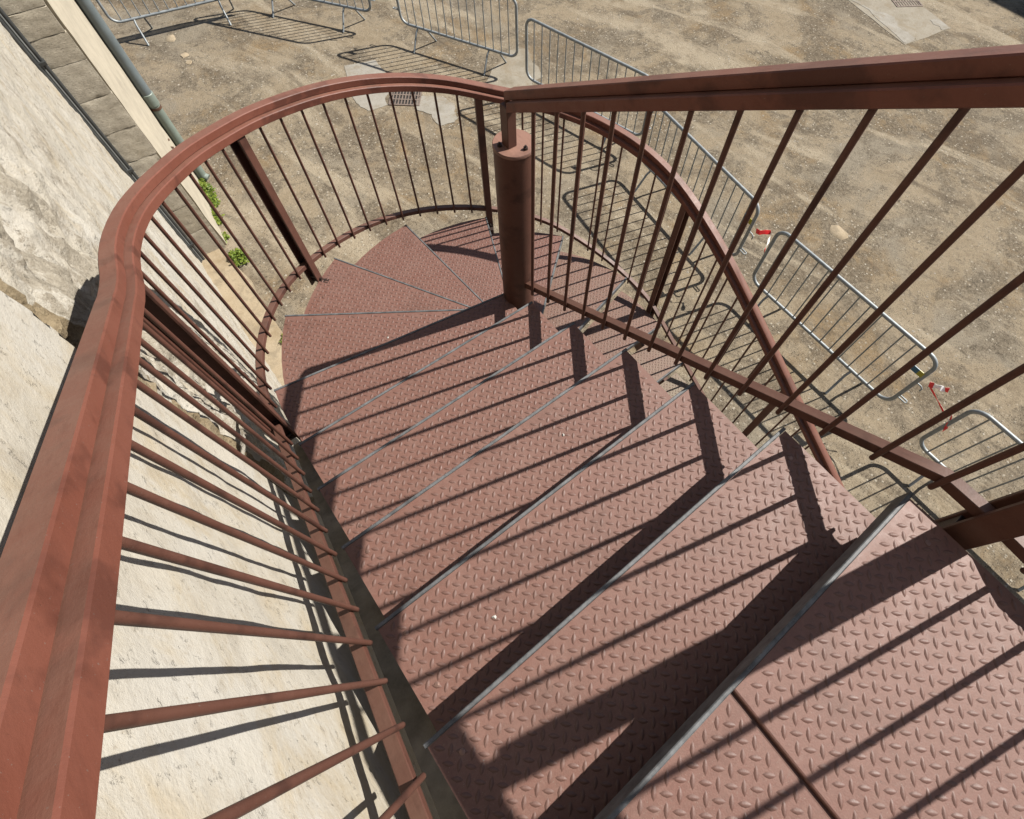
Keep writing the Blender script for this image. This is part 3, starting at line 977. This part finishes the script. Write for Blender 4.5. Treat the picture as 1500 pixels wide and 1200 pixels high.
KH = [(-72.3, -1.128), (-59.8, -.952), (-47.3, -.770), (-35.7, -.604), (-24.4, -.446), (-14, -.322), (-4.8, -.230), (4, -.163), (11.7, -.112), (18.6, -.072), (26, -.037),
      (33, -.005), (45, .042), (56.9, .088), (63.7, .129), (72.1, .189), (80.3, .243), (88.4, .293), (96.5, .340), (104.7, .385), (113, .430), (121.6, .481), (130.7, .535),
      (138.3, .587), (146.9, .646), (153.8, .700), (160.2, .752), (166, .797), (172.4, .846), (176.8, .878), (180, .902), (183.5, .938), (188.17, .993)]
KB = [(0, -1.290), (15, -1.195), (30, -1.075), (45, -.930), (67, -.785), (81, -.690), (101, -.555), (121, -.425), (136, -.315), (152, -.220), (165, -.155), (180, -.088)]
def z_hand(th): return smooth_interp(KH, th)
def z_bot(th): return smooth_interp(KB, th)
HT = .995
YK = -1.59             # where the flight meets the landing
def outer_path(y_end, zf_up, zf_arc, zf_low, rad, kind):
    """from the landing end, down the wall side, round the newel, down the return"""
    path, lats = [], []
    for y in (-3.25, -2.4, YK): path.append((-rad, y, zf_up(YK))); lats.append(Vector((-1, 0, 0)))
    y = YK
    while y < -.03:
        y += .13 if y < -.31 else .045
        if y > -.02: y = -.02
        path.append((-rad, y, zf_up(y))); lats.append(Vector((-1, 0, 0)))
    for k in range(0, 61):
        th = 180-3*k
        l = Vector((math.cos(R(th)), math.sin(R(th)), 0))
        path.append((rad*l.x, rad*l.y, zf_arc(th))); lats.append(l)
    y = 0
    while y > y_end:
        y -= .14
        path.append((rad, y, zf_low(y))); lats.append(Vector((1, 0, 0)))
    return path, lats

def railings():
    up_h = lambda y: HT + SLOPE*(Y0-y) if y < Y0 else z_hand(180-math.degrees(y/1.22))
    lo_h = lambda y: z_hand(math.degrees(y/1.22)) if y > -1.53 else -1.128 + .665*(y+1.54)
    up_b = lambda y: .020 + SLOPE*(Y0-y)
    lo_b = lambda y: -1.290 + .60*y
    RU = 1.22
    YE = -3.0
    path, lats = outer_path(YE, up_h, z_hand, lo_h, RU, 0)
    mb = MB().sweep(path, lats, rect_prof(-.022, .022, -.034, 0, .003))
    h = P(mb).build('handrail', MH, ST, 40)
    h['label'] = 'outer curved double-tube handrail'
    mb = MB().sweep(path, lats, rect_prof(-.0435, -.0035, -.070, -.0342, .003))
    P(mb).build('lower_tube', MH, h, 40)
    RB = 1.2185
    path, lats = outer_path(YE, up_b, z_bot, lo_b, RB, 1)
    mb = MB().sweep(path, lats, rect_prof(-.015, .015, -.015, .015, .002))
    P(mb).build('bottom_rail', MP, ST, 40)['label'] = 'outer bottom rail'
    # balusters: one shared mesh per slope would not fit, lengths differ, so each has its own
    RBAL = 1.1965
    def bal(x, y, z0, z1, r=.0064, flip=0):
        d = Vector((x, y, 0))
        bm = MB().tube([(0, 0, 0), (0, 0, z1-z0)], r, 10)
        o = bm.build('baluster', MP, ST, 60, loc=(x, y, z0-ZG))
        return o
    # wall-side straight part
    ys = [-.148-.0993*i for i in range(0, 15)]
    for y in ys:
        if y < YK: break
        bal(-RBAL, y, up_b(y)-.028, up_h(y)-.06)
    for i in range(8): bal(-RBAL, -1.70-.112*i, up_b(YK)-.028, up_h(YK)-.06)
    # arc
    posts = [180, 126.5, 64.2, -.5]
    def between(a, b, n):
        return [a+(b-a)*(k+1)/(n+1) for k in range(n)]
    ths = between(180, 126.5, 9) + between(126.5, 64.2, 10) + between(64.2, -.5, 10)
    for th in ths:
        x, y = RBAL*math.cos(R(th)), RBAL*math.sin(R(th))
        bal(x, y, z_bot(th)-.026, z_hand(th)-.06)
    # return flight
    for k in range(24):
        y = -.115-.1125*k
        if abs(y+1.13) < .05: continue
        bal(RBAL, y, lo_b(y)-.028, lo_h(y)-.06)
    # posts: a pair of flat bars that clasp the bottom rail
    def post(c, l, z0, z1, flip=1):
        """c plan point on the bottom-rail line, l outward unit"""
        l = Vector((l[0], l[1], 0)); tdir = Vector((-l.y, l.x, 0))
        M = Matrix(((l.x, tdir.x, 0, c[0]), (l.y, tdir.y, 0, c[1]), (0, 0, 1, 0), (0, 0, 0, 1)))
        w = .021
        inn = MB().box((-.0325, -w, z0-ZG), (-.0235, w, z1-ZG), .0015, M)
        po = inn.build('post', MP, ST, 30)
        MB().box((.0235, -w, z0-ZG), (.0325, w, z1-ZG), .0015, M).build('outer_flange', MP, po, 30)
        y_a, y_b = sorted((-flip*(w-.001), -flip*(w-.007)))
        MB().box((-.0233, y_a, z0-ZG+.002), (.0233, y_b, z1-ZG-.002), 0, M).build('web', MP, po)
        for dz in (.032, .062):
            q0 = M @ Vector((-.0425, 0, z0-ZG+dz)); q1 = M @ Vector((.040, 0, z0-ZG+dz))
            MB().tube([q0, q1], .0065, 6).build('bolt', MBOLT, po, 40)
        MB().box((-.085, -.016, z0-ZG+.015), (-.033, .016, z0-ZG+.055), .001, M).build('bracket', MBOLT, po)
        return po
    for th in posts:
        l = (math.cos(R(th)), math.sin(R(th)))
        post((RB*l[0], RB*l[1]), l, z_bot(th)-.18, z_hand(th)-.071, 1 if th > 90 else -1)
    post((-RB, -1.86), (-1, 0), up_b(YK)-.16, up_h(YK)-.071)
    for y in (-1.13, -2.2): post((RB, y), (1, 0), lo_b(y)-.18, lo_h(y)-.071, -1)
    # ---------------- inner railing on the newel line
    HI = 1.020
    ih = lambda y: HI + SLOPE*(Y0-y)
    ib = lambda y: .054 + SLOPE*(Y0-y)
    L = Vector((1, 0, 0))
    XI = .003
    path = [(XI, .021, ih(.021))] + [(XI, -.1*k, ih(-.1*k)) for k in range(0, 16)] + [(XI, YK, ih(YK)), (XI, -2.4, ih(YK)), (XI, -3.25, ih(YK))]
    mb = MB().sweep(path, [-L]*len(path), rect_prof(-.022, .022, -.034, 0, .003))
    h = P(mb).build('handrail', MH, ST, 40); h['label'] = 'inner straight handrail rising from the newel'
    path2 = [(XI, -.0215, ih(-.0215))] + path[2:]
    mb = MB().sweep(path2, [L]*len(path2), rect_prof(-.0435, -.0035, -.070, -.0342, .003))
    P(mb).build('lower_tube', MH, h, 40)
    zn = .712
    mb = MB().box((XI-.0400, -.0195, zn), (XI-.0030, .0205, ih(.02)-.0345), .002)
    P(mb).build('newel_stub', MP, ST, 30)
    mb = MB()
    path = [(XI, -.068, ib(-.068))] + [(XI, -.1*k, ib(-.1*k)) for k in range(1, 16)] + [(XI, YK, ib(YK)), (XI, -1.76, ib(YK)), (XI-.012, -1.80, ib(YK)+.010), (XI-.024, -1.85, ib(YK)+.02), (XI-.024, -3.25, ib(YK)+.02)]
    mb.sweep(path, [L]*len(path), rect_prof(-.0165, .0135, -.034, 0, .002))
    P(mb).build('bottom_rail', MP, ST, 40)['label'] = 'inner bottom rail'
    for k in range(13):
        y = -.140-.1118*k
        bal(XI-.0237, y, ib(y)-.046, ih(y)-.06, .0068)
    for k in range(14):
        y = -1.595-.1118*k
        if abs(y+1.715) < .03: continue
        bal(XI-.0237, y, ib(YK)-.046, ih(YK)-.06, .0068)
    # landing post
    M = Matrix.Translation((XI, -1.715, 0))
    z0, z1 = .72, ih(YK)-.071
    inn = MB().box((-.033, -.030, z0-ZG), (-.019, .030, z1-ZG), .002, M).build('post', MP, ST, 30)
    MB().box((.0165, -.030, z0-ZG), (.0305, .030, z1-ZG), .002, M).build('outer_flat', MP, inn, 30)
    MB().box((-.0188, -.026, z0-ZG+.02), (.0163, .026, z0-ZG+.10), .001, M).build('spacer', MBOLT, inn)
    MB().tube([(XI-.042, -1.715, z0-ZG+.06), (XI+.042, -1.715, z0-ZG+.06)], .009, 6).build('bolt', MBOLT, inn, 40)
railings()

# ------------------------------------------------------------------ crowd barriers
BL = 2.07
def arc_pts(cx, cz, r, a0, a1, n=6):
    return [(cx+r*math.cos(R(a0+(a1-a0)*k/n)), 0, cz+r*math.sin(R(a0+(a1-a0)*k/n))) for k in range(n+1)]
BAR_ME = {}
def barrier(a, b, label, hooks=1, plate=True):
    """a, b: plan points of the two ends as seen from the stairs (left, right)"""
    a, b = Vector(a), Vector(b)
    ang = math.atan2(b.y-a.y, b.x-a.x)
    t = empty('crowd_barrier', (a.x, a.y, ZG), ang)
    tag(t, label, 'barrier', 'steel crowd barriers round the stairs')
    Lb = (b-a).length
    k = round(Lb, 2)
    if k not in BAR_ME:
        d = {}
        zb, zt, r = .30, 1.18, .13
        loop = arc_pts(r, zt-r, r, 180, 90) + arc_pts(Lb-r, zt-r, r, 90, 0) + arc_pts(Lb-r, zb+r, r, 0, -90) + arc_pts(r, zb+r, r, -90, -180)
        loop.append(loop[0])
        d['frame'] = mesh('frame', *(lambda m: (m.v, m.f))(MB().tube(loop, .0205, 10, False)), 60)
        d['bar'] = mesh('bar', *(lambda m: (m.v, m.f))(MB().tube([(0, 0, zb), (0, 0, zt)], .0082, 8)), 60)
        d['leg'] = mesh('leg', *(lambda m: (m.v, m.f))(MB().tube([(0, 0, zb), (-.01, .06, zb-.06), (0, .21, .03), (0, .235, .004)], .0145, 8)), 60)
        m = MB().tube([(0, 0, 0), (.06, 0, .0), (.085, 0, -.02), (.085, 0, -.06)], .008, 8)
        d['hook'] = mesh('hook', m.v, m.f, 60)
        m = MB().tube([(0, .018, 0), (.10, .018, 0), (.105, .0, 0)], .008, 8); m.tube([(.105, 0, 0), (.10, -.018, 0), (0, -.018, 0)], .008, 8)
        d['eye'] = mesh('hinge_loop', m.v, m.f, 60)
        m = MB().box((0, -.003, -.036), (.064, .003, .036)); d['pl'] = mesh('plate', m.v, m.f)
        BAR_ME[k] = d
    d = BAR_ME[k]
    link('frame', d['frame'], MG, t)
    nb = 14
    for i in range(nb):
        link('bar', d['bar'], MG, t, loc=(Lb*(i+1)/(nb+1), 0, 0))
    for s, sg in ((.30, -1), (.45, 1), (1.58, -1), (1.75, 1)):
        o = link('leg', d['leg'], MG, t, loc=(s*Lb/BL, 0, 0))
        o.scale = (1, sg, 1)
    if hooks:
        ex = Lb if hooks > 0 else 0
        o = link('hook', d['hook'], MG, t, loc=(ex, 0, .80)); o.rotation_euler = (0, 0, 0 if hooks > 0 else math.pi)
        o = link('hinge_loop', d['eye'], MG, t, loc=(ex, 0, .50)); o.rotation_euler = (0, 0, 0 if hooks > 0 else math.pi)
    if plate:
        x0 = Lb*nb/(nb+1) if hooks > 0 else 0.0
        q = link('name_plate', d['pl'], MBLUE, t, loc=(x0+.006, -.014, .93))
        me2 = d['pl'].copy(); me2.materials.clear(); me2.materials.append(MYEL)
        link('name_plate', me2, MYEL, t, loc=(x0+.070, -.014, .93))
    return t
def ext(a, d, L=BL):
    d = Vector(d).normalized()
    return (a[0]+d.x*L, a[1]+d.y*L)
barrier((-.76, 9.65), ext((-.76, 9.65), (1.51, -.19)), 'steel crowd barrier farthest left, next to the downpipe', 1, False)
barrier(ext((2.68, 7.78), (-.54, .73)), (2.68, 7.78), 'steel crowd barrier at the top edge, second from the downpipe', 1, False)
barrier((2.93, 7.26), (3.92, 5.44), 'steel crowd barrier standing directly behind the newel, above the drain grate', -1)
barrier((3.75, 4.97), (4.27, 2.93), 'steel crowd barrier crossed by the inner handrail, right of the newel', 1)
barrier((3.97, 2.66), (3.70, .60), 'steel crowd barrier with blue and yellow plate behind the curved return handrail', 1)
barrier((3.63, .26), (3.565, -1.77), 'steel crowd barrier fully seen through the inner balusters, tape on both ends', 1)
barrier((3.43, -2.23), (3.37, -4.3), 'steel crowd barrier cut by the right picture edge, red tape on its left tube', 1)

def tape(pts, w, label, runs=2.0, phase=0.0):
    pts = [Vector(p) for p in pts]
    # densify
    q = []
    for i in range(len(pts)-1):
        for k in range(6): q.append(pts[i].lerp(pts[i+1], k/6))
    q.append(pts[-1])
    v, f, run = [], [], []
    n = len(q)
    for i, p in enumerate(q):
        tw = .5*math.sin(i*.55)+.3
        side = Vector((math.sin(tw)*.6, math.cos(tw)*.4, math.sin(tw*1.3+1)*.8)).normalized()*w*.5
        th = Vector((.0006, .0006, 0))
        v += [p-side-th, p+side-th, p+side+th, p-side+th]; run += [phase+runs*i/n]*4
    for i in range(n-1):
        a, b = i*4, i*4+4
        for k in range(4):
            j = (k+1) % 4
            f.append((a+k, a+j, b+j, b+k))
    me = mesh('barrier_tape', v, f)
    at = me.attributes.new('run', 'FLOAT', 'POINT'); at.data.foreach_set('value', run)
    o = link('barrier_tape', me, MTAPE)
    tag(o, label, 'tape')
    return o
zt = ZG
tape([(3.67, .51, zt+.90), (3.68, .465, zt+.90), (3.735, .43, zt+.905), (3.79, .39, zt+.90)], .05, 'short red tape strip fluttering between the two taped barriers', .42, .02)
tape([(3.79, .39, zt+.90), (3.73, .345, zt+.88), (3.66, .315, zt+.86), (3.63, .29, zt+.80), (3.63, .275, zt+.74)], .045, 'white and red tape tail tied to the left tube of the fully seen barrier', .75, .5)
tape([(3.60, -1.86, zt+.85), (3.615, -1.90, zt+.86), (3.64, -1.955, zt+.87), (3.67, -1.985, zt+.85), (3.69, -2.02, zt+.86)], .055, 'loose red and white tape end fluttering from the barrier hook', .9, .3)
tape([(3.60, -1.87, zt+.84), (3.565, -1.975, zt+.82), (3.53, -2.07, zt+.80), (3.48, -2.16, zt+.80), (3.44, -2.22, zt+.81)], .022, 'thin sagging red tape strand tied to the rightmost barrier', .6, .0)
tape([(3.46, -2.20, zt+.83), (3.425, -2.235, zt+.80), (3.40, -2.24, zt+.74)], .085, 'red tape knot wrapped on the left tube of the rightmost barrier', .45, .0)

# ------------------------------------------------------------------ chips and droppings lying on the treads
def chip(x, y, z, r, label, seed):
    rnd = random.Random(seed)
    v = [(r*rnd.uniform(.6, 1.2)*math.cos(a*1.047), r*rnd.uniform(.5, 1.1)*math.sin(a*1.047), 0) for a in range(6)] + [(0, 0, r*.6)]
    f = [(a, (a+1) % 6, 6) for a in range(6)] + [(5, 4, 3, 2, 1, 0)]
    o = link('stone_chip', mesh('stone_chip', v, f), MFLAKE, loc=(x, y, z+.002), rotz=rnd.uniform(0, 6))
    tag(o, label, 'chip')
chip(-.44, -.86, .34, .006, 'white stone chip on the tread in the middle of the straight flight', 1)
chip(-.93, -1.18, .51, .006, 'white stone chip near the dark strip on the second widest tread', 2)
chip(-.62, .27, -.34, .007, 'pale flake on the second winder tread', 3)

# ------------------------------------------------------------------ house across the courtyard (its shadow reaches the far corner)
def flat_stone(x, y, r, label, seed):
    rnd = random.Random(seed)
    n = 9
    ring = [(r*rnd.uniform(.75, 1.15)*math.cos(6.283*k/n), .85*r*rnd.uniform(.75, 1.15)*math.sin(6.283*k/n)) for k in range(n)]
    v = [(a, b, -.01) for a, b in ring] + [(a*.80, b*.80, .009+rnd.uniform(-.003, .003)) for a, b in ring]
    f = [(k, (k+1) % n, n+(k+1) % n, n+k) for k in range(n)] + [tuple(range(n, 2*n))]
    o = link('flat_stone', mesh('flat_stone', v, f, 50), MTAN, loc=(x, y, ZG), rotz=rnd.uniform(0, 3))
    tag(o, label, 'stone', 'flat stones bedded in the courtyard')
flat_stone(-.13, 8.84, .085, 'pale flat stone in the ground, farther of two beside the leftmost barrier shadow', 1)
flat_stone(-.15, 8.62, .065, 'pale flat stone in the ground, nearer of two beside the leftmost barrier shadow', 2)
flat_stone(-.15, 9.40, .12, 'larger pale stone lying in the dark shadow of the leftmost barrier', 3)
flat_stone(5.51, .17, .16, 'lone round pale stain modelled as a flat stone right of the taped barriers', 4)  # pale ground stain, built here as a flat stone

def house():
    x0, x1, y0, y1, hgt = 19.75, 26.2, -14.0, 9.0, 6.6
    t = empty('house', (x0, (y0+y1)/2, ZG))
    tag(t, 'low rendered house across the courtyard, outside the view, shading its far corner', 'house')
    cx, cy = x0, (y0+y1)/2
    MB().box((0, y0-cy, 0), (x1-x0, y1-cy, hgt)).build('wall', MHOUSE, t)
    r = MB()
    w = x1-x0
    v = [(-.35, y0-cy-.3, hgt), (w+.35, y0-cy-.3, hgt), (w+.35, y1-cy+.3, hgt), (-.35, y1-cy+.3, hgt), (w/2, y0-cy-.3, hgt+1.6), (w/2, y1-cy+.3, hgt+1.6)]
    r.add(v, [(3, 2, 1, 0), (0, 1, 4), (2, 3, 5), (0, 4, 5, 3), (1, 2, 5, 4)])
    r.build('roof', MROOF, t)
    for fl in (.9, 3.9):
        for k in range(6):
            yy = y0-cy+2.2+k*3.6
            fr = MB().box((-.06, yy-.6, fl), (-.002, yy+.6, fl+1.5)).build('window', MFRAME, t)
            MB().box((-.075, yy-.5, fl+.1), (-.0605, yy+.5, fl+1.4)).build('pane', MGLASS, fr)
            MB().box((-.16, yy-.7, fl-.08), (-.003, yy+.7, fl-.004)).build('sill', MHOUSE, fr)
house()
